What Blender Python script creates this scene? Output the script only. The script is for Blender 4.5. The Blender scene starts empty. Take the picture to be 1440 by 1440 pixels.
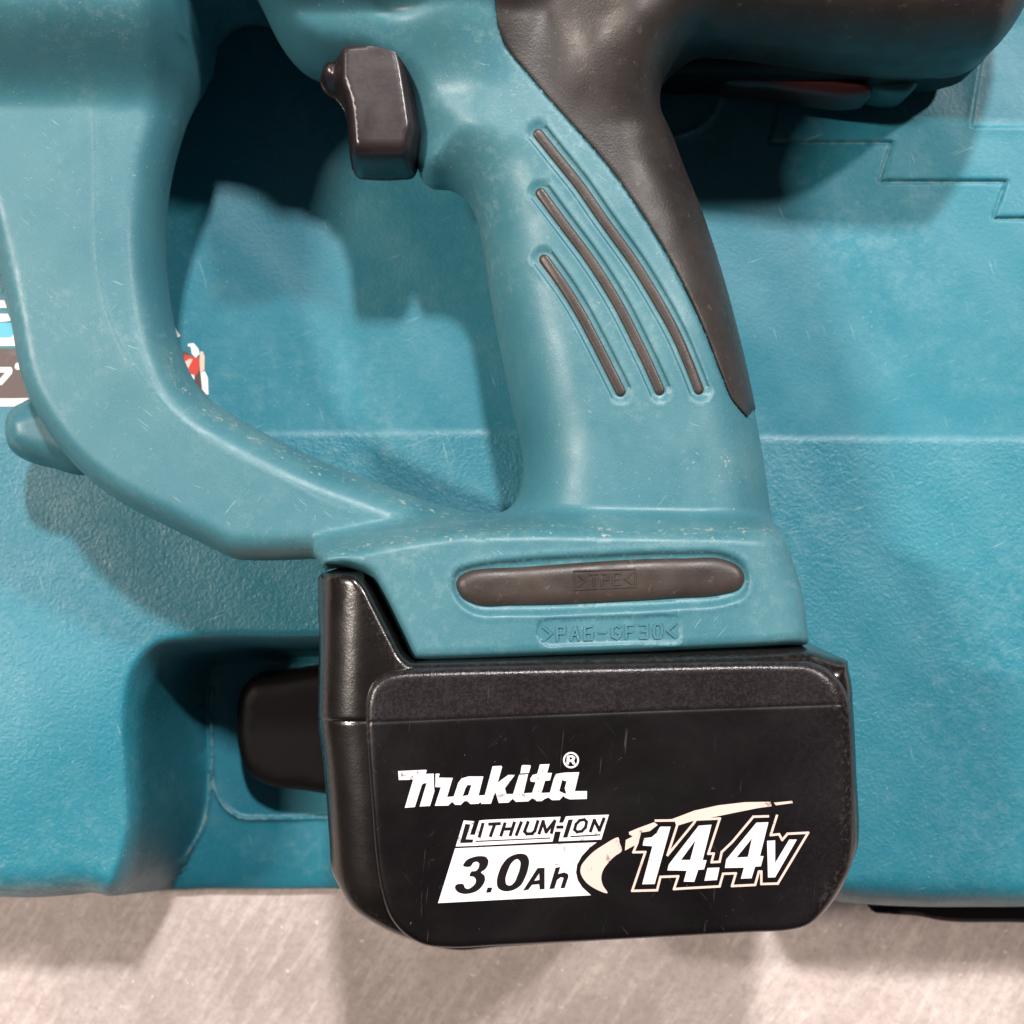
import bpy, math, random
import numpy as np
from mathutils import Vector
from mathutils.geometry import delaunay_2d_cdt
random.seed(7)
RNG = np.random.default_rng(5)
R_ = math.radians
S = bpy.context.scene
COL = S.collection
MM = 0.001

# ------------------------------------------------------------------ camera
CAM_Z = 405.0                      # millimetres above the lid of the case
TAN = 1.0 / 3.0                    # half width of the view over distance
cd = bpy.data.cameras.new('camera')
cam = bpy.data.objects.new('camera', cd)
COL.objects.link(cam)
cam.location = (0, 0, CAM_Z * MM)
cam.rotation_euler = (0, 0, 0)
cd.sensor_width = 36
cd.lens = 18 / TAN
cd.clip_start = 0.01
cd.clip_end = 50
cd.dof.use_dof = True
cd.dof.focus_distance = 0.335
cd.dof.aperture_fstop = 26
S.camera = cam

# ------------------------------------------------------------------ light
w = bpy.data.worlds.new('World')
S.world = w
w.use_nodes = True
bgn = w.node_tree.nodes['Background']
bgn.inputs[0].default_value = (0.95, 0.93, 1.0, 1)
bgn.inputs[1].default_value = 0.038


def lamp(sx, sy, power, size, col, dist=2.4):
    """a ceiling lamp whose shadows fall (sx right, sy down) per unit of height"""
    d = bpy.data.lights.new('ceiling_lamp', 'AREA')
    d.shape = 'RECTANGLE'
    d.size, d.size_y = size
    d.energy = power
    d.color = col
    o = bpy.data.objects.new('ceiling_lamp', d)
    COL.objects.link(o)
    v = Vector((-sx, sy, 1.0)).normalized()
    o.location = v * dist
    o.rotation_euler = v.to_track_quat('Z', 'Y').to_euler()
    return o


lamp(0.80, 0.14, 50, (0.09, 0.40), (1.0, 0.88, 0.78))
lamp(-0.07, 0.64, 56, (0.12, 0.13), (1.0, 0.96, 0.95))
lamp(-0.76, 0.56, 33, (0.10, 0.16), (1.0, 0.94, 0.90))

S.view_settings.view_transform = 'Standard'
S.view_settings.look = 'None'
S.view_settings.exposure = 0.0
S.view_settings.gamma = 1.0
S.view_settings.use_curve_mapping = False
S.render.engine = 'CYCLES'
S.cycles.use_denoising = True


# ------------------------------------------------------------------ helpers
def W(px, py, z):
    """where a point seen at (px, py) lies on the level z (mm)"""
    s = (CAM_Z - z) * TAN / 720.0
    return ((px - 720) * s, (720 - py) * s)


def X(px, z=50):
    return W(px, 0, z)[0]


def Y(py, z=50):
    return W(0, py, z)[1]


def WP(pts, z):
    return [W(p[0], p[1], p[2] if len(p) > 2 else z) for p in pts]


def smooth_curve(pts, step=1.2, closed=True):
    """Catmull-Rom through pts, resampled about every step mm"""
    P = np.array(pts, float)
    n = len(P)
    out = []
    m = n if closed else n - 1
    for i in range(m):
        if closed:
            p0, p1, p2, p3 = P[(i - 1) % n], P[i], P[(i + 1) % n], P[(i + 2) % n]
        else:
            p0, p1, p2, p3 = P[max(i - 1, 0)], P[i], P[i + 1], P[min(i + 2, n - 1)]
        L = np.linalg.norm(p2 - p1)
        a = max(np.linalg.norm(p1 - p0), 1e-6)
        b = max(L, 1e-6)
        c = max(np.linalg.norm(p3 - p2), 1e-6)
        m1 = ((p2 - p1) / b * math.sqrt(a) + (p1 - p0) / a * math.sqrt(b)) / (math.sqrt(a) + math.sqrt(b))
        m2 = ((p3 - p2) / c * math.sqrt(b) + (p2 - p1) / b * math.sqrt(c)) / (math.sqrt(b) + math.sqrt(c))
        m1 = m1 * min(b, 3 * min(a, b)) ; m2 = m2 * min(b, 3 * min(b, c))
        k = max(1, int(round(L / step)))
        for j in range(k):
            t = j / k
            h1 = 2 * t**3 - 3 * t**2 + 1
            h2 = -2 * t**3 + 3 * t**2
            h3 = t**3 - 2 * t**2 + t
            h4 = t**3 - t**2
            out.append(h1 * p1 + h2 * p2 + h3 * m1 + h4 * m2)
    if not closed:
        out.append(P[-1])
    return np.array(out)


def dist_poly(Q, P, closed=True):
    """unsigned distance of points Q to the polyline P"""
    A = P
    B = np.roll(P, -1, axis=0)
    if not closed:
        A, B = A[:-1], B[:-1]
    D = B - A
    LL = np.maximum((D**2).sum(1), 1e-12)
    out = np.empty(len(Q))
    for s in range(0, len(Q), 20000):
        q = Q[s:s + 20000]
        rx = q[:, None, 0] - A[None, :, 0]
        ry = q[:, None, 1] - A[None, :, 1]
        t = np.clip((rx * D[:, 0] + ry * D[:, 1]) / LL, 0, 1)
        rx -= t * D[:, 0]
        ry -= t * D[:, 1]
        out[s:s + 20000] = np.sqrt((rx * rx + ry * ry).min(1))
    return out


def inside(Q, P):
    A = P
    B = np.roll(P, -1, axis=0)
    out = np.zeros(len(Q), bool)
    dy = np.where(np.abs(B[:, 1] - A[:, 1]) < 1e-12, 1e-12, B[:, 1] - A[:, 1])
    for s in range(0, len(Q), 20000):
        q = Q[s:s + 20000]
        x = q[:, None, 0]
        y = q[:, None, 1]
        c = (A[None, :, 1] > y) != (B[None, :, 1] > y)
        xi = A[None, :, 0] + (y - A[None, :, 1]) / dy * (B - A)[None, :, 0]
        out[s:s + 20000] = ((c & (x < xi)).sum(1) % 2) == 1
    return out


def sdist(Q, P):
    """signed: positive inside"""
    d = dist_poly(Q, P)
    return np.where(inside(Q, P), d, -d)


def sstep(a, b, x):
    t = np.clip((np.asarray(x, float) - a) / (b - a), 0, 1)
    return t * t * (3 - 2 * t)


def prof(t):
    t = np.clip(t, 0, 1)
    return np.sqrt(np.maximum(1 - (1 - t)**2, 0))


def link_mesh(name, V, F, mat, parent=None, smooth=True, attrs=None):
    me = bpy.data.meshes.new(name)
    V = np.asarray(V, float) * MM
    me.from_pydata([tuple(v) for v in V], [], F)
    me.materials.append(mat)
    if smooth:
        me.polygons.foreach_set('use_smooth', [True] * len(me.polygons))
    if attrs:
        for k, a in attrs.items():
            at = me.attributes.new(k, 'FLOAT', 'POINT')
            at.data.foreach_set('value', np.asarray(a, np.float32))
    me.update()
    o = bpy.data.objects.new(name, me)
    COL.objects.link(o)
    if parent is not None:
        o.parent = parent
    return o


def offset_points(P, closed, offs):
    """points beside a polyline at signed distances"""
    A = np.roll(P, 1, axis=0)
    B = np.roll(P, -1, axis=0)
    T = B - A
    if not closed:
        T[0] = P[1] - P[0]
        T[-1] = P[-1] - P[-2]
    T /= np.maximum(np.linalg.norm(T, axis=1), 1e-9)[:, None]
    N = np.stack([-T[:, 1], T[:, 0]], 1)
    return [P + N * o for o in offs]


def relief(name, outer, hfun, mat, holes=(), mirror=None, wall=None, pitch=1.1,
           rings=(0.15, 0.5, 1.0, 1.7, 2.6, 3.7, 5.0), feats=(), parent=None, attr=None, sharp=35, extra=None):
    """a solid whose outline is 'outer' (mm) and whose upper face is hfun(Q, d)"""
    loops = [np.asarray(outer)] + [np.asarray(h) for h in holes]

    def d_of(Q):
        d = sdist(Q, loops[0])
        for h in loops[1:]:
            d = np.minimum(d, -sdist(Q, h))
        return d
    allb = np.concatenate(loops)
    cand = []
    for (fl, closed, offs) in feats:
        for c in offset_points(np.asarray(fl), closed, offs):
            dd = d_of(c)
            cand.append(c[dd > 0.35])
    if extra is not None:
        cand.append(extra[d_of(extra) > 0.4])
    for r in rings:
        for L in loops:
            for c in offset_points(L, True, (r, -r)):
                dd = d_of(c)
                cand.append(c[dd > 0.93 * r])
    lo = loops[0].min(0)
    hi = loops[0].max(0)
    gx, gy = np.meshgrid(np.arange(lo[0], hi[0], pitch), np.arange(lo[1], hi[1], pitch * 0.87))
    gx = gx + (np.arange(gx.shape[0]) % 2)[:, None] * pitch * 0.5
    G = np.stack([gx.ravel(), gy.ravel()], 1)
    dd = d_of(G)
    cand.append(G[dd > (max(rings) if rings else 0) + pitch * 0.45])
    # thin out points that crowd each other, features first
    occ = set()
    keep = []
    ng = len(cand[-1])
    C = np.concatenate(cand)
    cell = 0.05
    nf = len(C) - ng
    keys = np.floor(C / cell).astype(int)
    for i in range(nf):
        k = (keys[i, 0], keys[i, 1])
        if k in occ:
            continue
        occ.add(k)
        keep.append(i)
    big = set()
    cb = pitch * 0.6
    kb = np.floor(C / cb).astype(int)
    for i in keep:
        big.add((kb[i, 0], kb[i, 1]))
    for i in range(nf, len(C)):
        if (kb[i, 0], kb[i, 1]) in big:
            continue
        keep.append(i)
    pts = np.concatenate([allb, C[keep]])
    edges = []
    s = 0
    for L in loops:
        n = len(L)
        edges += [(s + i, s + (i + 1) % n) for i in range(n)]
        s += n
    r = delaunay_2d_cdt([Vector((float(a), float(b))) for a, b in pts], edges, [], 0, 1e-5, True)
    V2 = np.array([(v.x, v.y) for v in r[0]])
    F = np.array([f for f in r[2] if len(f) == 3])
    cen = V2[F].mean(1)
    ok = d_of(cen) > 0
    F = F[ok]
    a = V2[F[:, 1]] - V2[F[:, 0]]
    b = V2[F[:, 2]] - V2[F[:, 0]]
    neg = (a[:, 0] * b[:, 1] - a[:, 1] * b[:, 0]) < 0
    F[neg] = F[neg][:, ::-1]
    used = np.unique(F)
    remap = -np.ones(len(V2), int)
    remap[used] = np.arange(len(used))
    V2 = V2[used]
    F = remap[F]
    d = np.maximum(d_of(V2), 0)
    # boundary edges
    E = {}
    for f in F:
        for i in range(3):
            e = (f[i], f[(i + 1) % 3])
            E[e] = 1
    bd = [e for e in E if (e[1], e[0]) not in E]
    isb = np.zeros(len(V2), bool)
    for e in bd:
        isb[e[0]] = isb[e[1]] = True
    d[isb] = 0
    Z = hfun(V2, d)
    V = np.column_stack([V2, Z])
    faces = [tuple(int(i) for i in f) for f in F]
    at = attr(V2, d) if attr else None
    if mirror is not None:
        V[isb, 2] = mirror
        inner = np.where(~isb)[0]
        m = np.arange(len(V2))
        m[inner] = len(V2) + np.arange(len(inner))
        VB = V[inner].copy()
        VB[:, 2] = 2 * mirror - VB[:, 2]
        V = np.concatenate([V, VB])
        faces += [(int(m[f[2]]), int(m[f[1]]), int(m[f[0]])) for f in F]
        if at:
            at = {k: np.concatenate([v, v[inner]]) for k, v in at.items()}
    elif wall is not None:
        bi = np.where(isb)[0]
        m = {int(i): len(V2) + k for k, i in enumerate(bi)}
        VB = V[bi].copy()
        VB[:, 2] = wall
        V = np.concatenate([V, VB])
        faces += [(int(e[1]), int(e[0]), m[int(e[0])], m[int(e[1])]) for e in bd]
        if at:
            at = {k: np.concatenate([v, v[bi]]) for k, v in at.items()}
    o = link_mesh(name, V, faces, mat, parent, attrs=at)
    if wall is not None and sharp:
        o.data.set_sharp_from_angle(angle=R_(sharp))
    return o


def flat_print(name, outers, holes, z, mat, parent=None, th=0.05):
    """one sheet of print: the union of outlines minus holes, th thick"""
    pts = []
    edges = []
    for L in list(outers) + list(holes):
        s = len(pts)
        pts += [(float(a), float(b)) for a, b in L]
        edges += [(s + i, s + (i + 1) % len(L)) for i in range(len(L))]
    r = delaunay_2d_cdt([Vector(p) for p in pts], edges, [], 0, 1e-5, True)
    V2 = np.array([(v.x, v.y) for v in r[0]])
    F = np.array([f for f in r[2] if len(f) == 3])
    cen = V2[F].mean(1)
    ok = np.zeros(len(F), bool)
    for L in outers:
        ok |= inside(cen, np.asarray(L))
    for L in holes:
        ok &= ~inside(cen, np.asarray(L))
    F = F[ok]
    a = V2[F[:, 1]] - V2[F[:, 0]]
    b = V2[F[:, 2]] - V2[F[:, 0]]
    neg = (a[:, 0] * b[:, 1] - a[:, 1] * b[:, 0]) < 0
    F[neg] = F[neg][:, ::-1]
    used = np.unique(F)
    remap = -np.ones(len(V2), int)
    remap[used] = np.arange(len(used))
    V2 = V2[used]
    F = remap[F]
    E = set((int(f[i]), int(f[(i + 1) % 3])) for f in F for i in range(3))
    bd = [e for e in E if (e[1], e[0]) not in E]
    zz = z(V2) if callable(z) else np.full(len(V2), z)
    n = len(V2)
    V = np.concatenate([np.column_stack([V2, zz]), np.column_stack([V2, zz - th])])
    faces = [tuple(int(i) for i in f) for f in F]
    faces += [(e[1], e[0], e[0] + n, e[1] + n) for e in bd]
    return link_mesh(name, V, faces, mat, parent, smooth=False)


def ribbon(P, width, closed=False):
    """outline of a stroke along P"""
    P = np.asarray(P, float)
    out = []
    n = len(P)
    segs = n if closed else n - 1
    for i in range(segs):
        a, b = P[i], P[(i + 1) % n]
        t = (b - a) / max(np.linalg.norm(b - a), 1e-9)
        nn = np.array([-t[1], t[0]]) * width / 2
        e = t * width * 0.38
        out.append(np.array([a - e - nn, b + e - nn, b + e + nn, a - e + nn]))
    return out


def thing(name, label, cat, loc, group=None):
    o = bpy.data.objects.new(name, None)
    COL.objects.link(o)
    o.empty_display_size = 0.02
    o.location = [c * MM for c in loc]
    o['label'] = label
    o['category'] = cat
    if group:
        o['group'] = group
    return o


def adopt(root):
    """children were built in world coordinates: keep them there"""
    for c in [o for o in bpy.data.objects if o.parent == root]:
        c.location = c.location - root.location


# ------------------------------------------------------------------ materials
class NT:
    def __init__(self, name):
        self.m = bpy.data.materials.new(name)
        self.m.use_nodes = True
        self.t = self.m.node_tree
        self.b = self.t.nodes['Principled BSDF']
        self.tc = self.t.nodes.new('ShaderNodeTexCoord')

    def n(self, typ, **kw):
        x = self.t.nodes.new('ShaderNode' + typ)
        for k, v in kw.items():
            setattr(x, k, v)
        return x

    def l(self, a, b):
        self.t.links.new(a, b)

    def mapping(self, scale=(1, 1, 1), rot=0.0, loc=(0, 0, 0)):
        q = self.n('Mapping')
        q.inputs['Rotation'].default_value = (0, 0, rot)
        self.l(self.tc.outputs['Object'], q.inputs[0])
        m = self.n('Mapping')
        m.inputs['Scale'].default_value = scale
        m.inputs['Location'].default_value = loc
        self.l(q.outputs[0], m.inputs[0])
        return m.outputs[0]

    def noise(self, scale, detail=3, rough=0.55, vec=None, dist=0.0):
        x = self.n('TexNoise')
        x.inputs['Scale'].default_value = scale
        x.inputs['Detail'].default_value = detail
        x.inputs['Roughness'].default_value = rough
        x.inputs['Distortion'].default_value = dist
        self.l(vec if vec is not None else self.tc.outputs['Object'], x.inputs['Vector'])
        return x.outputs[0]

    def rng(self, v, a, b, c=0.0, d=1.0):
        x = self.n('MapRange')
        x.inputs[1].default_value = a
        x.inputs[2].default_value = b
        x.inputs[3].default_value = c
        x.inputs[4].default_value = d
        self.l(v, x.inputs[0])
        return x.outputs[0]

    def math(self, op, a, b=None):
        x = self.n('Math', operation=op)
        for i, v in enumerate((a, b)):
            if v is None:
                continue
            if isinstance(v, (int, float)):
                x.inputs[i].default_value = v
            else:
                self.l(v, x.inputs[i])
        return x.outputs[0]

    def mix(self, f, a, b):
        x = self.n('Mix', data_type='RGBA')
        if isinstance(f, (int, float)):
            x.inputs[0].default_value = f
        else:
            self.l(f, x.inputs[0])
        for i, v in ((6, a), (7, b)):
            if isinstance(v, tuple):
                x.inputs[i].default_value = v + (1,) if len(v) == 3 else v
            else:
                self.l(v, x.inputs[i])
        return x.outputs[2]

    def bump(self, h, strength, dist, prev=None):
        x = self.n('Bump')
        x.inputs['Strength'].default_value = strength if isinstance(strength, (int, float)) else 1
        if not isinstance(strength, (int, float)):
            self.l(strength, x.inputs['Strength'])
        x.inputs['Distance'].default_value = dist
        self.l(h, x.inputs['Height'])
        if prev is not None:
            self.l(prev, x.inputs['Normal'])
        return x.outputs[0]

    def scratches(self, angle, freq, thr, seed):
        v = self.mapping((freq, freq * 0.045, freq), angle, (seed, seed * 1.7, 0))
        a = self.noise(1.0, 2, 0.5, v)
        m = self.noise(70, 2, 0.5, self.mapping((1, 1, 1), 0, (seed * 3.1, 0.4, 0.2)))
        return self.math('MULTIPLY', self.rng(a, thr, thr + 0.04), self.rng(m, 0.5, 0.62))

    def attr(self, name):
        x = self.n('Attribute', attribute_name=name)
        return x.outputs['Fac']

    def out(self, col=None, rough=None, normal=None, spec=0.5, metal=0.0, coat=0.0):
        b = self.b
        for k, v in (('Base Color', col), ('Roughness', rough), ('Normal', normal)):
            if v is None:
                continue
            if isinstance(v, tuple):
                b.inputs[k].default_value = v + (1,) if len(v) == 3 else v
            elif isinstance(v, (int, float)):
                b.inputs[k].default_value = v
            else:
                self.l(v, b.inputs[k])
        b.inputs['Specular IOR Level'].default_value = spec
        b.inputs['Metallic'].default_value = metal
        b.inputs['Coat Weight'].default_value = coat
        return self.m


def mat_housing():
    k = NT('teal_housing_plastic')
    big = k.noise(28, 4, 0.6)
    mid = k.noise(140, 4, 0.65)
    col = k.mix(k.rng(big, 0.35, 0.7), (0.036, 0.155, 0.196), (0.060, 0.192, 0.230))
    dust = k.math('MULTIPLY', k.rng(mid, 0.5, 0.72), k.rng(k.noise(22, 2), 0.45, 0.65))
    d2 = k.math('MULTIPLY', k.rng(k.noise(330, 7, 0.75), 0.50, 0.68), k.rng(k.noise(30, 4, 0.6), 0.44, 0.62))
    col = k.mix(k.math('MULTIPLY', d2, 0.32), col, (0.30, 0.41, 0.41))
    speck = k.rng(k.noise(1150, 4, 0.7), 0.665, 0.70)
    col = k.mix(k.math('MULTIPLY', speck, k.rng(k.noise(45, 3), 0.45, 0.6, 0.08, 0.7)), col, (0.45, 0.53, 0.51))
    grain = k.noise(2400, 2, 0.6)
    col = k.mix(k.rng(grain, 0.35, 0.7, 0.0, 0.22), col, (0.11, 0.25, 0.28))
    sc = k.math('MAXIMUM', k.scratches(0.7, 3000, 0.69, 1.3), k.scratches(-0.9, 2700, 0.69, 5.1))
    sc = k.math('MAXIMUM', sc, k.scratches(1.9, 2100, 0.71, 9.7))
    col = k.mix(k.math('MULTIPLY', sc, 0.35), col, (0.45, 0.56, 0.55))
    wear = k.attr('wear')
    chips = k.rng(k.math('ADD', k.noise(620, 5, 0.7), k.math('MULTIPLY', wear, 0.13)), 0.70, 0.77)
    col = k.mix(k.math('MULTIPLY', chips, k.rng(wear, 0.05, 0.6, 0.0, 0.7)), col, (0.47, 0.50, 0.40))
    rub = k.math('MULTIPLY', k.rng(k.noise(60, 4, 0.7), 0.42, 0.62), wear)
    col = k.mix(k.math('MULTIPLY', rub, 0.22), col, (0.24, 0.36, 0.35))
    rough = k.rng(mid, 0.3, 0.75, 0.36, 0.52)
    nb = k.bump(k.noise(1900, 3, 0.6), 0.16, 0.0002)
    nb = k.bump(k.math('SUBTRACT', 1.0, k.math('MAXIMUM', sc, chips)), 0.25, 0.0001, nb)
    return k.out(col, rough, nb, 0.5)


def mat_case():
    k = NT('teal_case_plastic')
    big = k.noise(14, 4, 0.6)
    mid = k.noise(90, 5, 0.65)
    col = k.mix(k.rng(big, 0.35, 0.68), (0.010, 0.172, 0.240), (0.026, 0.215, 0.285))
    dust = k.math('MULTIPLY', k.rng(mid, 0.48, 0.75), k.rng(k.noise(18, 3), 0.42, 0.66))
    d2 = k.math('MULTIPLY', k.rng(k.noise(260, 7, 0.75), 0.46, 0.68), k.rng(k.noise(22, 4, 0.6), 0.42, 0.62))
    col = k.mix(k.math('MULTIPLY', d2, 0.30), col, (0.24, 0.40, 0.43))
    grain = k.noise(1700, 3, 0.65)
    col = k.mix(k.rng(grain, 0.4, 0.7, 0.0, 0.25), col, (0.08, 0.26, 0.31))
    lea = k.attr('leather')
    speck = k.rng(k.noise(900, 4, 0.7), 0.66, 0.70)
    col = k.mix(k.math('MULTIPLY', speck, k.rng(k.noise(25, 3), 0.4, 0.62, 0.1, 0.55)), col, (0.42, 0.60, 0.60))
    sc = k.math('MAXIMUM', k.scratches(1.2, 1500, 0.69, 2.3), k.scratches(-0.3, 1400, 0.70, 7.7))
    col = k.mix(k.math('MULTIPLY', sc, 0.30), col, (0.45, 0.60, 0.60))
    wear = k.attr('wear')
    wc = k.math('MULTIPLY', wear, k.rng(k.noise(300, 4, 0.7), 0.4, 0.62))
    col = k.mix(k.math('MULTIPLY', wc, 0.55), col, (0.42, 0.58, 0.58))
    x = k.n('TexVoronoi')
    x.feature = 'SMOOTH_F1'
    x.inputs['Scale'].default_value = 900
    vd = k.n('VectorMath', operation='ADD')
    nz = k.n('TexNoise')
    nz.inputs['Scale'].default_value = 260
    k.l(k.tc.outputs['Object'], nz.inputs['Vector'])
    vs = k.n('VectorMath', operation='SCALE')
    vs.inputs['Scale'].default_value = 0.0025
    k.l(nz.outputs['Color'], vs.inputs[0])
    k.l(k.tc.outputs['Object'], vd.inputs[0])
    k.l(vs.outputs[0], vd.inputs[1])
    k.l(vd.outputs[0], x.inputs['Vector'])
    fine = k.noise(1150, 4, 0.6, vd.outputs[0])
    h = k.math('ADD', k.math('MULTIPLY', x.outputs[0], 0.4), k.math('MULTIPLY', fine, 0.9))
    nb = k.bump(h, k.rng(lea, 0, 1, 0.14, 0.50), 0.00045)
    rough = k.rng(mid, 0.3, 0.7, 0.34, 0.5)
    return k.out(col, rough, nb, 0.5)


def mat_rubber(name, c1, c2, r=0.55, bump=0.25):
    k = NT(name)
    a = k.noise(70, 4, 0.6)
    col = k.mix(k.rng(a, 0.35, 0.7), c1, c2)
    dust = k.rng(k.noise(520, 5, 0.7), 0.60, 0.74)
    col = k.mix(k.math('MULTIPLY', dust, 0.28), col, (0.27, 0.23, 0.20))
    nb = k.bump(k.noise(1700, 3, 0.6), bump, 0.00025)
    rough = k.rng(k.noise(160, 3), 0.3, 0.7, r - 0.07, r + 0.08)
    return k.out(col, rough, nb, 0.45)


def mat_battery(name, base, r0, r1, bump, bscale=1300, scr=1.0):
    k = NT(name)
    a = k.noise(60, 4, 0.6)
    col = k.mix(k.rng(a, 0.35, 0.7), base, tuple(c * 1.7 for c in base))
    sc = k.math('MAXIMUM', k.scratches(0.8, 2000, 0.705, 1.1), k.scratches(-0.7, 2300, 0.705, 4.2))
    sc = k.math('MAXIMUM', sc, k.scratches(0.1, 1700, 0.70, 8.4))
    col = k.mix(k.math('MULTIPLY', sc, 0.10 * scr), col, (0.40, 0.38, 0.38))
    sp = k.math('MULTIPLY', k.rng(k.noise(650, 4, 0.7), 0.69, 0.73), k.rng(k.noise(50, 2), 0.45, 0.6))
    col = k.mix(k.math('MULTIPLY', sp, 0.22 * scr), col, (0.42, 0.40, 0.40))
    wear = k.attr('wear')
    wc = k.math('MULTIPLY', wear, k.rng(k.noise(900, 4, 0.7), 0.50, 0.62))
    col = k.mix(k.math('MULTIPLY', wc, 0.10), col, (0.40, 0.34, 0.30))
    sm = k.rng(k.noise(35, 5, 0.7, None, 0.6), 0.35, 0.68, r0, r1)
    band = k.attr('band')
    gr = k.rng(k.noise(1500, 3, 0.65), 0.42, 0.66)
    col = k.mix(k.math('MULTIPLY', band, k.rng(gr, 0, 1, 0.25, 0.9)), col, (0.027, 0.021, 0.024))
    nb = k.bump(k.noise(bscale, 3, 0.6), k.rng(band, 0, 1, bump, bump + 0.22), 0.0003)
    return k.out(col, sm, nb, 0.5)


def mat_flat(name, c, r=0.5, worn=None, amount=0.0, noise=600, bump=0.0):
    k = NT(name)
    col = c
    if worn:
        m = k.math('MULTIPLY', k.rng(k.noise(noise, 5, 0.75), 0.56, 0.62), k.rng(k.noise(70, 3), 0.48, 0.58))
        col = k.mix(k.math('MULTIPLY', m, amount), c, worn)
        col = k.mix(k.rng(k.noise(90, 3), 0.45, 0.8, 0, 0.25), col, tuple(v * 0.72 for v in c))
    nb = k.bump(k.noise(900, 2), bump, 0.0002) if bump else None
    return k.out(col, r, nb, 0.5)


def mat_ground():
    k = NT('scuffed_metal_worktop')
    v1 = k.mapping((1, 0.16, 1), R_(32))
    streak = k.noise(330, 5, 0.65, v1)
    big = k.noise(9, 4, 0.65)
    mid = k.noise(38, 5, 0.7)
    col = k.mix(k.rng(mid, 0.3, 0.7), (0.46, 0.385, 0.360), (0.66, 0.565, 0.535))
    col = k.mix(k.rng(big, 0.35, 0.62, 0.0, 0.6), col, (0.42, 0.345, 0.315))
    col = k.mix(k.rng(streak, 0.48, 0.72, 0, 0.5), col, (0.85, 0.75, 0.71))
    g2 = k.noise(420, 5, 0.75)
    col = k.mix(k.rng(g2, 0.45, 0.7, 0, 0.6), col, (0.34, 0.27, 0.245))
    sp = k.rng(k.noise(300, 4, 0.7), 0.66, 0.70)
    col = k.mix(k.math('MULTIPLY', sp, 0.7), col, (0.92, 0.84, 0.80))
    nb = k.bump(streak, 0.25, 0.0006)
    return k.out(col, k.rng(mid, 0.3, 0.7, 0.35, 0.55), nb, 0.5)


M_house = mat_housing()
M_case = mat_case()
M_grip = mat_rubber('brown_black_rubber', (0.021, 0.0170, 0.016), (0.037, 0.030, 0.0275), 0.42)
M_strip = mat_rubber('dusty_rubber_strip', (0.032, 0.024, 0.021), (0.058, 0.044, 0.037), 0.40, 0.15)
M_trig = mat_battery('glossy_black_trigger', (0.018, 0.012, 0.013), 0.22, 0.36, 0.04, 900, 0.6)
M_shell = mat_battery('black_textured_shell', (0.006, 0.0046, 0.004), 0.18, 0.27, 0.10, 1700, 0.5)
M_shell.node_tree.nodes['Principled BSDF'].inputs['Specular IOR Level'].default_value = 0.9
M_plate = mat_battery('black_plate', (0.0035, 0.0026, 0.003), 0.24, 0.36, 0.05, 1700, 0.8)
M_dark = mat_flat('dark_plastic', (0.005, 0.004, 0.0045), 0.5)
M_dark.node_tree.nodes['Principled BSDF'].inputs['Specular IOR Level'].default_value = 0.12
M_red = mat_flat('dark_red_plastic', (0.03, 0.005, 0.005), 0.4)
M_tealp = mat_flat('shaded_teal_plastic', (0.02, 0.10, 0.12), 0.45)  # housing teal darkened for the shadow under the motor end
M_white = mat_flat('white_print', (0.80, 0.76, 0.77), 0.5, (0.10, 0.07, 0.07), 0.8, 520)
M_black = mat_flat('black_print', (0.007, 0.005, 0.006), 0.34)
M_cream = mat_flat('cream_print', (0.70, 0.54, 0.475), 0.5, (0.18, 0.13, 0.11), 0.85, 420)
M_ground = mat_ground()

# ------------------------------------------------------------------ ground
GZ = -57.0
gv = []
gf = []
NG = 48
for j in range(NG + 1):
    for i in range(NG + 1):
        gv.append(((i / NG - .5) * 3000, (j / NG - .5) * 3000, GZ))
for j in range(NG):
    for i in range(NG):
        a = j * (NG + 1) + i
        gf.append((a, a + 1, a + NG + 2, a + NG + 1))
ground = link_mesh('ground', gv, gf, M_ground)
ground['kind'] = 'structure'
ground['label'] = 'pinkish beige scuffed metal surface under the case'

# ------------------------------------------------------------------ the carrying case
case = thing('tool_case', 'teal hard plastic carrying case with leathery lid and pocket beside the battery, under the drill',
             'tool case', (0, 0, GZ))

case_out = WP([(-330, -330, 0), (1780, -330, 0), (1780, 1280, -22), (1440, 1283, -22), (1280, 1283, -22), (1225, 1281, -22),
               (1180, 1277, -22), (1130, 1262, -32), (1090, 1252, -50), (1000, 1250, -52), (600, 1250, -52), (300, 1250, -52),
               (215, 1250, -50), (178, 1251, -36), (150, 1257, -27), (110, 1266, -22), (60, 1271, -21), (0, 1270, -21), (-330, 1268, -21)], 0)
case_edge = smooth_curve(case_out[2:], 1.6, False)
case_loop = np.concatenate([smooth_curve([case_out[0], case_out[1]], 8, False)[:-1],
                            smooth_curve([case_out[1], case_out[2]], 8, False)[:-1],
                            case_edge,
                            smooth_curve([case_out[-1], case_out[0]], 8, False)[1:-1]])
pocket = smooth_curve(WP([(197, 1000), (206, 950), (225, 925), (270, 915), (420, 912), (700, 912), (1040, 915), (1110, 935),
                          (1130, 1000), (1130, 1180), (1150, 1235), (1190, 1330), (640, 1400), (130, 1330), (180, 1240), (200, 1170), (200, 1080)], 0), 1.2)
step_line = np.array(WP([(1200, -250), (1145, 0), (1104, 125), (1080, 200), (1255, 200), (1237, 255), (1415, 255), (1397, 307), (1800, 307)], 0))
step_poly = np.concatenate([step_line, np.array(WP([(1800, -250)], 0))])
inner_line = np.array(WP([(1392, 20), (1379, 80), (1363, 181), (1800, 183)], 0))
inner_poly = np.concatenate([inner_line, np.array(WP([(1800, 20)], 0))])
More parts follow.
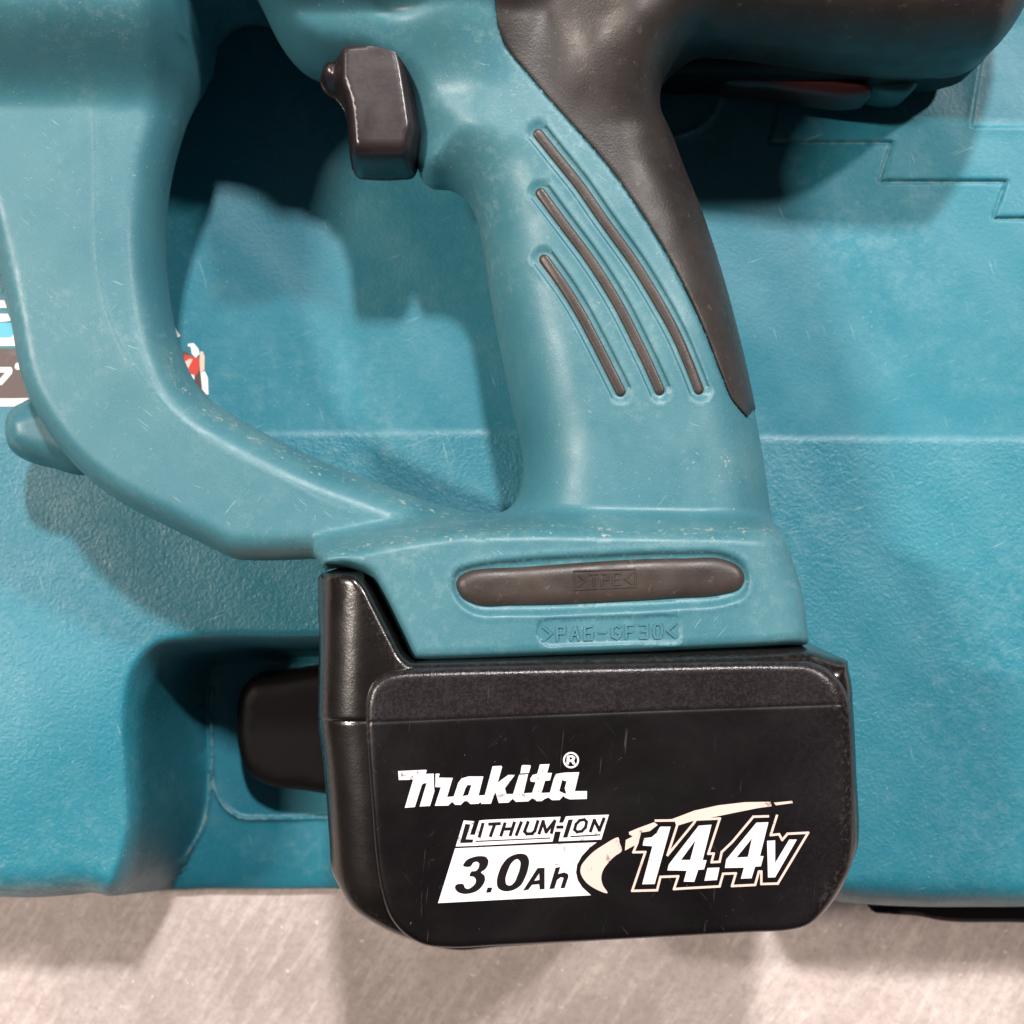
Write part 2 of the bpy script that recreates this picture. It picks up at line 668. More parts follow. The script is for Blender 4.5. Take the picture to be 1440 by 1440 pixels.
arc_line = smooth_curve(WP([(1026, 100), (1020, 125), (1010, 150), (995, 172), (975, 186), (940, 196), (880, 200)], 0), 1.2, False)
rim_a = smooth_curve(WP([(300, 965), (299, 1010), (300, 1060), (297, 1105), (290, 1150), (279, 1178), (264, 1202)], -50), 1.0, False)
rim_b = smooth_curve(WP([(299, 1080), (304, 1110), (317, 1134), (338, 1149), (370, 1151), (470, 1149), (600, 1149)], -50), 1.0, False)
rim_c = smooth_curve(WP([(306, 985), (318, 960), (345, 948), (400, 944), (520, 942)], -50), 1.0, False)
crease = np.array(WP([(-330, 609), (200, 611), (560, 610), (740, 608), (1100, 617), (1440, 619), (1780, 622)], 0))


def dens(L, step=1.2):
    out = []
    for a, b in zip(L[:-1], L[1:]):
        k = max(1, int(np.linalg.norm(b - a) / step))
        for j in range(k):
            out.append(a + (b - a) * j / k)
    out.append(L[-1])
    return np.array(out)


def case_h(Q, d):
    z = np.zeros(len(Q))
    low = sstep(-0.5, 0.8, np.interp(Q[:, 0], crease[:, 0], crease[:, 1]) - Q[:, 1])
    z += 0.25 * low
    dc = dist_poly(Q, crease, False)
    z += 0.07 * np.exp(-(dc / 0.6)**2)
    # soft swelling of the pillow at lower left and the long lower bulge
    c = W(60, 1030, 0)
    z += 4.0 * np.exp(-(((Q[:, 0] - c[0]) / 34)**2 + ((Q[:, 1] - c[1]) / 34)**2))
    # gentle waviness of blow moulded plastic
    flat = sstep(X(330, 0), X(420, 0), Q[:, 0]) + (1 - sstep(X(330, 0), X(420, 0), Q[:, 0])) * np.clip(1 - sstep(Y(600, 0), Y(570, 0), Q[:, 1]) + sstep(Y(410, 0), Y(360, 0), Q[:, 1]), 0, 1)
    z += flat * (0.16 * np.sin(Q[:, 0] * 0.11 + 1) * np.cos(Q[:, 1] * 0.13) + 0.09 * np.sin(Q[:, 0] * .27 + Q[:, 1] * .21))
    # pocket
    dp = sdist(Q, pocket)
    t = np.clip((dp + 4.5) / 12.5, 0, 1)
    zp = sstep(0, 1, t)
    pk = 50.0 * zp
    # rounded lower edge
    roll = 44.0 * (1 - prof(np.clip(d / 14.0, 0, 1)))
    far = (np.abs(Q[:, 0]) > 185) | (Q[:, 1] > 180)
    roll = np.where(far & (Q[:, 1] > -90), 0, roll)
    z = z - roll * (1 - 0.93 * zp) - pk
    # raised panel with the stepped outline
    ds = sdist(Q, step_poly)
    z += 0.85 * sstep(-0.25, 0.35, ds)
    dl = dist_poly(Q, step_line, False)
    z -= 0.75 * np.exp(-(dl / 0.42)**2)
    di = sdist(Q, inner_poly)
    z -= 0.45 * sstep(-0.5, 0.6, di)
    dl2 = dist_poly(Q, inner_line, False)
    z += 0.25 * np.exp(-(dl2 / 0.6)**2)
    z += 1.5 * np.exp(-(dist_poly(Q, arc_line, False) / 0.7)**2)
    for r_, a_ in ((rim_a, 1.1), (rim_b, 1.1)):
        z += a_ * np.exp(-(dist_poly(Q, r_, False) / 0.6)**2)
    # the floor of the pocket steps down inside the rim
    return z


def case_attr(Q, d):
    low = sstep(-1, 1.2, np.interp(Q[:, 0], crease[:, 0], crease[:, 1]) - Q[:, 1])
    dp = sdist(Q, pocket)
    lea = low * (1 - sstep(0.5, 6, dp))
    dc = dist_poly(Q, crease, False)
    wear = 0.22 * np.exp(-(dc / 0.8)**2)
    wear = np.maximum(wear, 0.8 * np.exp(-((d - 7) / 3.0)**2) * (Q[:, 1] < -60) * (Q[:, 0] < 0) * (dp < 0))
    for r_ in (rim_a, rim_b, arc_line):
        wear = np.maximum(wear, np.exp(-(dist_poly(Q, r_, False) / 0.5)**2))
    wear = np.maximum(wear, 0.5 * np.exp(-(dist_poly(Q, step_line, False) / 0.5)**2))
    return {'leather': lea, 'wear': wear}


def dense_grid(box, pitch):
    x0, y1 = W(box[0], box[1], -5)
    x1, y0 = W(box[2], box[3], -50)
    gx, gy = np.meshgrid(np.arange(x0, x1, pitch), np.arange(y0, y1, pitch))
    G = np.stack([gx.ravel(), gy.ravel()], 1)
    G = G[dist_poly(G, pocket) > 8.2]
    return G


OF = (-1.5, -1.0, -0.65, -0.35, 0, 0.35, 0.65, 1.0, 1.5)
lid = relief('lid', case_loop, case_h, M_case, wall=GZ + 1, pitch=2.6,
             rings=(0.3, 1, 2, 3.5, 5.5, 8, 11, 14),
             feats=[(dens(step_line, 1.0), False, OF), (dens(inner_line, 1.2), False, (-1.2, -.6, 0, .6, 1.2)), (dens(crease, 1.6), False, OF[::2]),
                    (arc_line, False, OF), (rim_a, False, OF), (rim_b, False, OF), 
                    (pocket, True, (-4, -3.2, -2.5, -1.8, -1, -.2, .6, 1.4, 2.2, 3.0, 3.8, 4.6, 5.4, 6.2, 7.0, 7.8, -4.8))],
             parent=case, attr=case_attr, extra=dense_grid((185, 890, 480, 1275), 0.8))

# black latch block, standing in for the dark hole in the pocket
lat = smooth_curve(WP([(331, 1010), (336, 975), (352, 955), (385, 950), (520, 948), (560, 1030), (520, 1115), (420, 1113), (375, 1106), (345, 1085), (333, 1050)], -34), 1.2)
relief('latch', lat, lambda Q, d: -37 + 5 * prof(d / 4.0), M_dark, wall=-54, pitch=2.0, rings=(.2, .8, 1.8, 3), parent=case)
# black carrying handle folded against the side of the case
hnd = smooth_curve(WP([(1231, 1286), (1262, 1290), (1292, 1292), (1330, 1299), (1420, 1301), (1700, 1302), (1720, 1290), (1700, 1268), (1400, 1268), (1285, 1268), (1262, 1276)], -46), 1.2)
relief('carrying_handle', hnd, lambda Q, d: -50 + 4 * prof(d / 2.5), M_dark, wall=-56.5, pitch=2.0, rings=(.2, .8, 1.8), parent=case)

# ------------------------------------------------------------------ sticker on the lid
M_sk_teal = mat_flat('sticker_cyan', (0.10, 0.50, 0.66), 0.4)
M_sk_dark = mat_flat('sticker_dark_brown', (0.105, 0.070, 0.066), 0.45, (0.25, 0.19, 0.18), 0.5, 200)
M_sk_white = mat_flat('sticker_white', (0.92, 0.90, 0.90), 0.4)
M_sk_red = mat_flat('sticker_red', (0.70, 0.07, 0.05), 0.4, (0.9, 0.6, 0.45), 0.8, 300)
M_sk_skin = mat_flat('sticker_peach', (0.85, 0.62, 0.48), 0.4)


def SZ(Q):
    Q = np.asarray(Q)
    return np.full(len(Q), 0.22)


def sk(pts, div, ox, oy):
    return np.array(WP([(ox + x / div, oy + y / div) for x, y in pts], 0.3))


A8 = lambda pts: sk(pts, 8.0, 0, 400)
B11 = lambda pts: sk(pts, 11.07, 230, 440)
sticker = flat_print('sticker', [np.array(WP([(-160, 488), (150, 492), (262, 494), (277, 510), (292, 552), (285, 566), (40, 562), (-160, 562)], 0.3))],
                     [], lambda Q: SZ(Q) - 0.05, M_sk_dark, case)
sticker['label'] = 'dark printed sticker on the lid, mostly hidden under the trigger guard'


def sp(name, polys, holes, mat, dz=0.0):
    return flat_print(name, polys, holes, lambda Q: SZ(Q) + dz, mat, sticker, 0.04)


sp('white_lettering', [A8([(-600, 180), (50, 178), (80, 262), (-600, 262)]), A8([(-600, 335), (90, 330), (125, 408), (40, 418), (-600, 420)]),
                       A8([(-600, 600), (120, 600), (150, 568), (330, 690), (-600, 692)]),
                       A8([(-600, 1290), (330, 1280), (170, 1372), (-600, 1372)]),
                       A8([(-100, 930), (125, 930), (138, 950), (135, 1000), (20, 1130), (-60, 1130), (60, 990), (-100, 990)]),
                       A8([(175, 890), (200, 878), (230, 880), (245, 900), (245, 935), (220, 958), (180, 955), (163, 930)]),
                       A8([(305, 1060), (330, 1060), (380, 1165), (300, 1160)]),
                       A8([(-260, 930), (-160, 930), (-200, 1130), (-330, 1130)])], [], M_sk_white, 0.02)
sp('cyan_band', [A8([(-600, 430), (330, 430), (330, 598), (-600, 598)])], [], M_sk_teal, 0.0)
sp('white_picture', [B11([(140, 225), (175, 225), (265, 360), (215, 385), (165, 360)]), B11([(380, 480), (470, 470), (545, 560), (560, 640), (500, 700), (440, 640), (420, 530), (375, 520)]),
                     B11([(575, 930), (640, 900), (690, 1010), (700, 1270), (670, 1275), (600, 1190)]),
                     B11([(415, 950), (480, 970), (480, 1040), (430, 1000)])], [], M_sk_white, 0.04)
sp('red_picture', [B11([(300, 720), (330, 650), (470, 680), (560, 720), (550, 900), (500, 980), (400, 930), (330, 800)])], [], M_sk_red, 0.02)
sp('peach_picture', [B11([(565, 600), (610, 600), (640, 680), (635, 890), (570, 930), (560, 780)]), B11([(330, 760), (400, 715), (455, 720), (380, 870)])], [], M_sk_skin, 0.05)
adopt(case)

# ------------------------------------------------------------------ the drill
ZM = 37.0
drill = thing('power_drill', 'worn teal cordless power drill with black rubber grip and trigger, lying on the closed case', 'power drill', (0, 0, 0))

outer_pts = [(-220, -120), (-200, 60), (-60, 190, 34), (-4, 318, 34), (8, 365, 34), (27, 455, 34), (47, 550, 34), (77, 610, 35), (117, 663, 37), (167, 703, 37),
             (233, 738, 37), (300, 771, 37), (322, 782, 37), (337, 787, 37), (350, 788, 37), (400, 788, 38), (444, 787, 40), (449, 789, 45), (450, 796, 55), (450, 812, 55),
             (595, 931, 52), (610, 931, 52), (860, 922, 52), (1100, 911, 52), (1128, 909, 50), (1135, 903, 49), (1132, 885, 48),
             (1124, 830, 46), (1105, 775, 43), (1089, 730, 42), (1079, 690, 38), (1071, 640, 37), (1062, 590, 37), (1052, 540, 37), (1038, 480, 37), (1010, 377, 37),
             (985, 302, 37), (960, 240, 37), (940, 190, 37), (927, 165, 37), (925, 145, 37), (931, 120, 37), (950, 94, 37), (980, 76, 37), (1015, 70, 40), (1193, 79, 44), (1340, 82, 44),
             (1388, 76, 44), (1418, 46, 44), (1440, 10, 44), (1465, -60, 44), (1480, -120, 44)]
foot_top = [(450, 806), (470, 801), (500, 803), (519, 812), (533, 835), (560, 888), (578, 922), (590, 931)]
OUT = smooth_curve(WP(outer_pts, ZM), 1.2)
hole_pts = [(300, 30), (310, 8), (335, -2), (358, 6), (372, 22), (384, 45), (400, 72), (425, 98), (455, 112), (520, 122), (570, 150), (586, 200), (592, 250), (604, 262), (635, 267),
            (655, 280), (668, 303), (678, 345), (690, 420), (705, 500), (722, 580), (735, 640), (735, 675), (728, 700), (712, 717), (685, 722), (650, 718), (600, 704), (560, 690),
            (520, 675), (480, 660), (400, 623), (333, 587), (297, 564), (274, 538), (257, 505), (246, 470), (238, 430), (232, 385), (230, 340), (232, 295), (240, 240), (255, 185), (270, 142), (279, 120), (290, 75)]
HOLE = smooth_curve(WP(hole_pts, ZM), 1.2)

footline = np.array(WP([(300, 768), (449, 752), (520, 738), (580, 727), (650, 718), (760, 716), (1000, 720), (1200, 722)], 55))
ridge = smooth_curve(WP([(118, 20), (125, 90), (131, 150), (134, 250), (135, 320), (141, 395), (155, 450), (178, 500), (212, 547), (255, 592), (310, 632), (370, 662), (420, 688), (452, 706), (500, 722)], 50), 1.2, False)
strips = [WP([(757, 187), (784, 221), (813, 257), (850, 310), (893, 370), (925, 422), (950, 467), (970, 512), (984, 547)], 57),
          WP([(760, 270), (797, 320), (824, 356), (847, 390), (872, 432), (893, 473), (912, 512), (928, 548)], 57),
          WP([(765, 363), (783, 388), (800, 413), (818, 443), (833, 471), (850, 504), (862, 528), (873, 550)], 57)]
strips = [smooth_curve(s, 0.5, False) for s in strips]
bump_lip = smooth_curve(WP([(634, 818), (640, 802), (660, 794), (740, 784), (850, 778), (960, 774), (1020, 777), (1045, 790), (1055, 812), (1048, 838), (1025, 848), (950, 856), (850, 861), (720, 865), (665, 862), (643, 846)], 68.5), 1.2)
bump_in = smooth_curve(WP([(641, 822), (646, 810), (660, 803), (740, 797), (850, 789), (960, 785), (1020, 787), (1040, 797), (1048, 812), (1042, 828), (1020, 836), (950, 842), (850, 848), (720, 852), (670, 851), (649, 840)], 68.5), 1.0)
seam = smooth_curve(WP([(702, -120), (699, -60), (697, 10), (702, 48), (714, 74), (735, 98), (775, 145), (820, 195), (858, 240), (895, 292), (935, 355), (968, 415), (998, 480), (1018, 530), (1032, 560), (1048, 577), (1061, 588)], 55), 1.2, False)
collar = [smooth_curve(WP(p, 64), 1.0, False) for p in ([(249, -60), (250, 0), (254, 45), (261, 85), (273, 115), (279, 124, 56)], [(268, -60, 62), (266, 0, 62), (264, 25, 62)])]
collar_r = [smooth_curve(WP(p, 62), 1.0, False) for p in ([(243, -60), (243, 0), (245, 35)], [(289, -60), (286, 0), (284, 30)])]


def fields(Q):
    x, y = Q[:, 0], Q[:, 1]
    wf = sstep(-0.5, 6.5, np.interp(x, footline[:, 0], footline[:, 1]) - y) * sstep(X(437), X(452), x)
    wh = sstep(Y(158), Y(20), y) * (1 - sstep(X(270), X(340), x))
    hand = sstep(X(540), X(690), x)
    T = 13 + 7 * hand
    T = T + 9 * sstep(Y(140), Y(10), y) * sstep(X(300), X(380), x) * (1 - sstep(X(620), X(760), x))
    top = sstep(Y(32), Y(-35), y) * (1 - sstep(X(640), X(800), x))  # height raised, mostly out of view, to lengthen the shadow in the opening
    T = T * (1 - top) + 38 * top
    wc = sstep(Y(190), Y(40), y) * sstep(X(760), X(900), x)
    T = T + 8 * wc
    T = np.maximum(T, 13 + wh * 19)
    T = T * (1 - wf) + 32.0 * wf
    low = sstep(Y(110), Y(240), y)
    hh = sstep(X(575), X(650), x) * low
    R = 7.0 + 11.5 * hh
    R = R + wc * 4
    R = R + wh * 3
    R = R * (1 - wf) + 3.6 * wf
    return T, R


def foot_recess(Q):
    """the notch of the foot where the battery's front column sits"""
    return 0


RIGHTEDGE = np.array(WP([(1071, 640), (1089, 730), (1105, 775), (1124, 830), (1135, 885), (1142, 960)], 46))


def house_h(Q, d, grooves=True):
    T, R = fields(Q)
    wf = sstep(-0.5, 6.5, np.interp(Q[:, 0], footline[:, 0], footline[:, 1]) - Q[:, 1])
    side = prof(dist_poly(Q, RIGHTEDGE, False) / 15.0)
    T = T * (1 - wf * 0.34 * (1 - side))
    z = ZM + T * prof(d / R)
    if not grooves:
        return z
    x, y = Q[:, 0], Q[:, 1]
    flat = sstep(0.5, 2.5, d)
    dr = dist_poly(Q, ridge, False)
    # inner band beyond the crease falls off gently towards the opening
    sgn = np.where(inside(Q, RIDGE_SIDE), 1.0, 0.0)
    z -= flat * sgn * 0.07 * np.minimum(dr, 7) * (1 - sstep(X(430), X(520), x))
    z += flat * 0.10 * np.exp(-(dr / 0.5)**2)
    for s in strips:
        ds = dist_poly(Q, s, False)
        z -= 0.85 * (1 - sstep(2.05, 2.6, ds))
        z += 0.10 * np.exp(-((ds - 2.95) / 0.35)**2)
    dl = sdist(Q, bump_lip)
    z -= 1.6 * sstep(-0.1, 1.3, dl)
    z += 0.15 * np.exp(-((dl + 0.6) / 0.5)**2)
    dse = dist_poly(Q, seam, False)
    z -= 0.7 * np.exp(-(dse / 0.35)**2)
    z -= 1.0 * sstep(0.1, 1.2, sdist(Q, RUB)) * sstep(0.0, 1.0, d)
    # recess of the moulded text
    db = sdist(Q, textbox)
    z -= 0.42 * sstep(-0.15, 0.25, db)
    for c in collar:
        z -= 1.3 * np.exp(-(dist_poly(Q, c, False) / 0.5)**2)
    for c in collar_r:
        z += 1.1 * np.exp(-(dist_poly(Q, c, False) / 0.7)**2)
    # shallow dimple added over the trigger to darken a patch there
    c = W(560, -8, 57)
    z -= 2.4 * np.exp(-(((x - c[0]) / 8.5)**2 + ((y - c[1]) / 4.5)**2)**1.5)
    # hand-made unevenness
    z += flat * 0.05 * np.sin(x * .31) * np.cos(y * .27)
    return z


RUB = None
RIDGE_SIDE = np.concatenate([ridge, np.array(WP([(600, 760), (700, 700), (700, -100), (300, -100)], 50))])
textbox = smooth_curve(WP([(757, 899), (755, 884), (758, 874), (766, 871), (800, 869), (900, 866), (940, 865), (952, 867), (957, 874), (958, 890), (957, 903), (900, 904), (800, 907), (766, 907)], 68.5), 0.9)
notch_edge = smooth_curve(WP(foot_top, 66), 1.0, False)


def house_attr(Q, d):
    x, y = Q[:, 0], Q[:, 1]
    wear = np.zeros(len(Q))
    dh = dist_poly(Q, HOLE)
    zone = (y < Y(480)) * (x < X(700))
    wear = np.maximum(wear, np.exp(-((dh - 1.8) / 2.0)**2) * zone)
    df = np.abs(np.interp(x, footline[:, 0], footline[:, 1]) - y - 4.5)
    wear = np.maximum(wear, np.exp(-(df / 3.0)**2) * (x > X(450)))
    dr = dist_poly(Q, ridge, False)
    wear = np.maximum(wear, 0.45 * np.exp(-(dr / 1.0)**2))
    for s in strips:
        ds = dist_poly(Q, s, False)
        wear = np.maximum(wear, 0.12 * np.exp(-((ds - 2.9) / 0.5)**2))
    c = W(1010, 660, 57)
    wear = np.maximum(wear, 0.85 * np.exp(-(((x - c[0]) / 12)**2 + ((y - c[1]) / 9)**2)))
    c = W(815, 600, 57)
    wear = np.maximum(wear, 0.55 * np.exp(-(((x - c[0]) / 8)**2 + ((y - c[1]) / 10)**2)))
    c = W(440, 765, 50)
    wear = np.maximum(wear, 0.8 * np.exp(-(((x - c[0]) / 9)**2 + ((y - c[1]) / 4)**2)))
    return {'wear': wear * 0.95}


# the foot ends on a slanted edge beside the battery's front column
i0 = [i for i, p in enumerate(outer_pts) if p[:2] == (450, 812)][0]
i1 = [i for i, p in enumerate(outer_pts) if p[:2] == (595, 931)][0]
outer_pts = outer_pts[:i0] + [(450, 805, 50), (453, 804, 50), (470, 801, 50), (500, 803, 50), (519, 812, 52), (533, 834, 52), (560, 888, 52), (577, 922, 52), (584, 931, 52)] + outer_pts[i1:]
OUT = smooth_curve(WP(outer_pts, ZM), 1.2)
iA = int(np.argmin(np.linalg.norm(OUT - np.array(W(1062, 590, 37)), axis=1)))
iB = int(np.argmin(np.linalg.norm(OUT - np.array(W(1480, -120, 44)), axis=1)))
RUB = np.concatenate([seam, OUT[iA + 1:iB + 1]])
OFS = (-3.5, -3.1, -2.8, -2.6, -2.45, -2.3, -2.15, -2.0, -1.5, -0.8, 0, 0.8, 1.5, 2.0, 2.15, 2.3, 2.45, 2.6, 2.8, 3.1, 3.5)
housing = relief('housing', OUT, house_h, M_house, holes=[HOLE], mirror=ZM, pitch=1.0,
                 feats=[(s, False, OFS) for s in strips] +
                       [(bump_lip, True, (-1.2, -.6, -.1, .35, .8, 1.3, 2.0)), (seam, False, (-1, -.6, -.4, -.2, 0, .2, .4, .6, 1)), (ridge, False, (-1, -.5, 0, .5, 1)),
                        (textbox, True, (-.2, .1, .35, .6))] + [(c, False, (-1.5, -1.1, -.8, -.5, -.25, 0, .25, .5, .8, 1.1, 1.5)) for c in collar + collar_r],
                 parent=drill, attr=house_attr)

# rubber overmould: rear of the grip and the motor end
tip = len(seam)
iA = int(np.argmin(np.linalg.norm(OUT - np.array(W(1062, 590, 37)), axis=1)))
iB = int(np.argmin(np.linalg.norm(OUT - np.array(W(1480, -120, 44)), axis=1)))
rubber_loop = np.concatenate([seam, OUT[iA + 1:iB + 1]])


def rubber_h(Q, d):
    du = np.maximum(np.minimum(sdist(Q, OUT), -sdist(Q, HOLE)), 0)
    T, R = fields(Q)
    z = ZM + T * prof((du + 0.25) / R) + 0.35
    z -= 0.45 * (1 - prof(d / 0.7)) * (1 - sstep(1.5, 3, dist_poly(Q, seam, False)))
    return z + 0.07 * np.sin(Q[:, 0] * .5 + 1) * np.sin(Q[:, 1] * .4)


relief('rubber_grip', rubber_loop, rubber_h, M_grip, mirror=ZM, pitch=1.2, rings=(.08, .25, .45, .7, 1.0, 1.7, 2.6, 3.8, 5.2), parent=drill, sharp=50)

# layers of the motor end seen below the rubber
lc = smooth_curve(WP([(900, 60), (935, 100), (1000, 104), (1100, 106), (1230, 106), (1295, 103), (1350, 97), (1386, 82), (1400, 40), (1300, 0), (1000, 0)], 28), 1.5)
relief('motor_shell', lc, lambda Q, d: 27 + 6 * prof(d / 4), M_dark, wall=10, pitch=2.5, rings=(.3, 1, 2.5), parent=drill)
rs = smooth_curve(WP([(1000, 90), (1004, 104), (1020, 116), (1080, 123), (1150, 133), (1205, 137), (1229, 131), (1222, 118), (1180, 108), (1080, 92)], 22), 1.2)
relief('red_trim', rs, lambda Q, d: 20 + 4 * prof(d / 3), M_red, wall=10, pitch=2, rings=(.3, 1, 2), parent=drill)
ts = smooth_curve(WP([(1200, 90), (1215, 120), (1240, 131), (1282, 129), (1290, 120), (1300, 103), (1310, 88)], 18), 1.2)
relief('lower_shell', ts, lambda Q, d: 17 + 3 * prof(d / 3), M_tealp, wall=6, pitch=2, rings=(.3, 1, 2), parent=drill)

# rubber inserts of the grip
for s in strips:
    P = s
    a = offset_points(P, False, (1.12, -1.12))
    n = P[-1] - P[-2]
    n /= np.linalg.norm(n)
    m = P[0] - P[1]
    m /= np.linalg.norm(m)

    def cap(c, dirv, start):
        base = math.atan2(dirv[1], dirv[0])
        return [c + 1.12 * np.array([math.cos(base + t), math.sin(base + t)]) for t in start]
    e = cap(P[-1], n, [R_(v) for v in (60, 30, 0, -30, -60)])
    b = cap(P[0], m, [R_(v) for v in (60, 30, 0, -30, -60)])
    loop = np.concatenate([a[0], np.array(e), a[1][::-1], np.array(b)])

    def strip_h(Q, d):
        du = np.maximum(np.minimum(sdist(Q, OUT), -sdist(Q, HOLE)), 0)
        return house_h(Q, du, False) - 0.55 + 0.35 * prof(d / 0.9)
    relief('grip_insert', loop, strip_h, M_strip, wall=ZM + 8, pitch=0.7, rings=(.1, .3, .6), parent=drill, sharp=60)

# rubber bumper on the foot


def bumper_h(Q, d):
    return 69.0 - 1.7 + 1.5 * prof(d / 2.6)


bumper = relief('bumper', bump_in, bumper_h, M_strip, wall=60, pitch=1.0, rings=(.12, .4, .9, 1.6, 2.5), parent=drill, sharp=60)

GL = {'>': [[(0, 1), (1, .5), (0, 0)]], '<': [[(1, 1), (0, .5), (1, 0)]], 'T': [[(0, 1), (1, 1)], [(.5, 1), (.5, 0)]], 'P': [[(0, 0), (0, 1), (.9, 1), (.9, .5), (0, .5)]],
      'E': [[(1, 1), (0, 1), (0, 0), (1, 0)], [(0, .5), (.8, .5)]], 'A': [[(0, 0), (.5, 1), (1, 0)], [(.22, .38), (.78, .38)]], '6': [[(.9, 1), (0, .9), (0, 0), (.9, 0), (.9, .5), (0, .5)]],
      '-': [[(.1, .5), (.9, .5)]], 'G': [[(.95, .85), (.6, 1), (0, .8), (0, .2), (.6, 0), (.95, .2), (.95, .45), (.6, .45)]], 'F': [[(0, 0), (0, 1), (.95, 1)], [(0, .5), (.75, .5)]],
      '3': [[(0, 1), (.9, 1), (.9, .5), (.2, .5)], [(.9, .5), (.9, 0), (0, 0)]], '0': [[(.2, 1), (.8, 1), (1, .7), (1, .3), (.8, 0), (.2, 0), (0, .3), (0, .7), (.2, 1)]]}


def line_text(txt, p0, p1, hgt, z, width, gap=0.42, slant=0.0):
    """strokes of txt from pixel p0 (baseline start) to p1 (baseline end)"""
    polys = []
    n = len(txt)
    cw = 1.0 / n
    ux, uy = p1[0] - p0[0], p1[1] - p0[1]
    for i, ch in enumerate(txt):
        for st in GL[ch]:
            pts = []
            for (a, b) in st:
                t = (i + gap / 2 + a * (1 - gap)) * cw
                pts.append((p0[0] + ux * t + slant * b * hgt, p0[1] + uy * t - b * hgt))
            polys += ribbon(np.array(WP(pts, z)), width)
    return polys


bx = ribbon(np.array(WP([(807, 803), (893, 800), (894, 825), (808, 829)], 68.8)), 0.28, True)
flat_print('moulded_lettering', line_text('>TPE<', (810, 825), (892, 821), 16, 68.8, 0.34) + bx, [], 69.05, M_strip, bumper, 0.4)
M_mold = M_house
flat_print('moulded_lettering', line_text('>PA6-GF30<', (760, 901), (954, 896), 19, 68.8, 0.46), [], 69.02, M_house, housing, 0.6)

# trigger
TZ = 50
trig = smooth_curve(WP([(444, 102), (449, 84), (472, 71), (520, 60), (545, 56), (560, 59), (571, 70), (578, 88), (586, 130), (592, 170), (594, 190), (589, 210), (584, 230), (578, 240), (560, 243), (515, 243), (500, 241),
                        (492, 232), (488, 205), (484, 165), (478, 142), (466, 128), (451, 118)], 46), 0.9)


def trig_h(Q, d):
    z = 37 + 17 * prof(d / 3.2)
    # the lower end falls away; the front stub is lower
    z -= 4.5 * sstep(W(0, 203, 52)[1], W(0, 240, 52)[1], Q[:, 1]) * sstep(0, 1, 1.0)
    z -= 6 * (1 - sstep(W(468, 0, 50)[0], W(488, 0, 50)[0], Q[:, 0]))
    return np.maximum(z, 39)


def no_wear(Q, d):
    return {'wear': 0.0 * d}


relief('trigger', trig, trig_h, M_trig, wall=38, pitch=0.8, rings=(.1, .3, .6, 1, 1.5, 2.2, 3), parent=drill, attr=no_wear, sharp=80)

# side knob under the guard
kb = smooth_curve(WP([(-1, 588), (6, 573), (38, 557), (80, 552), (130, 600), (135, 650), (116, 666), (100, 667), (60, 657), (28, 648), (6, 633), (-2, 610)], 30), 1.0)
relief('side_knob', kb, lambda Q, d: 22 + 12 * prof(d / 7), M_house, mirror=22, pitch=1.0, parent=drill, attr=no_wear)

# ------------------------------------------------------------------ the battery on the drill's foot
BZ = 75.0
batt_pts = [(449, 812, 60), (452, 807, 60), (465, 804, 62), (488, 805, 64), (503, 808, 66), (517, 822, 66), (530, 846, 66), (556, 897, 66), (570, 922, 66), (578, 929, 67), (600, 930, 68), (860, 922, 68), (1100, 914, 68), (1140, 914, 66), (1165, 921, 62), (1184, 926, 60), (1193, 936, 67), (1197, 955, 67), (1201, 1000, 67),
            (1205, 1080, 67), (1207, 1190, 67), (1204, 1215, 70), (1190, 1250, 70), (1168, 1283, 70), (1148, 1301, 70), (1125, 1309, 70), (1095, 1314, 70), (900, 1323, 70), (700, 1333, 70), (630, 1338, 70), (595, 1334, 70), (560, 1323, 70), (525, 1306, 70), (492, 1283, 70),
            (474, 1256, 70), (466, 1225, 62), (462, 1180, 62), (456, 1100, 62), (450, 1045, 62), (446, 1018, 62), (447, 990, 62), (448, 900, 61)]
BATT = smooth_curve(WP(batt_pts, 60), 1.2)
plate_pts = [(514, 1010), (516, 980), (524, 960), (540, 947), (565, 941), (600, 939), (860, 933), (1100, 929), (1140, 931), (1168, 943), (1187, 965), (1196, 990), (1199, 1020), (1201, 1190), (1196, 1220), (1180, 1252),
             (1158, 1282), (1138, 1299), (1110, 1307), (1060, 1310), (700, 1329), (630, 1332), (597, 1328), (568, 1312), (548, 1288), (536, 1255), (528, 1210), (522, 1140), (516, 1060)]
PLATE = smooth_curve(WP(plate_pts, 72.5), 1.2)
seam_b = np.array(WP([(440, 1018), (515, 1015), (700, 1007), (900, 999), (1195, 989), (1220, 988)], 74))


LEFTEDGE = smooth_curve(WP([(449, 700), (449, 812), (448, 900), (446, 1018), (450, 1045), (456, 1100), (462, 1180), (466, 1225), (474, 1256), (492, 1283), (525, 1306), (560, 1323), (595, 1334)], 61), 1.2, False)


def batt_h(Q, d):
    x = Q[:, 0]
    right = sstep(X(600, 70), X(1100, 70), x)
    dl = dist_poly(Q, LEFTEDGE, False)
    z = BZ - 3.2 - 11 * (1 - prof(dl / 11.5)) - (2.2 + 4 * right) * (1 - prof(d / (1.6 + 3.4 * right)))
    z = np.maximum(z, 52)
    ds = dist_poly(Q, seam_b, False)
    z -= 0.25 * np.exp(-(ds / 0.40)**2)
    # step of the upper moulding beside the seam
    ys = np.interp(x, seam_b[:, 0], seam_b[:, 1])
    z += 0.35 * sstep(-0.2, 0.3, Q[:, 1] - ys)
    return z


def batt_attr(Q, d):
    return {'wear': 0.55 * np.exp(-((d - 1.5) / 1.5)**2)}


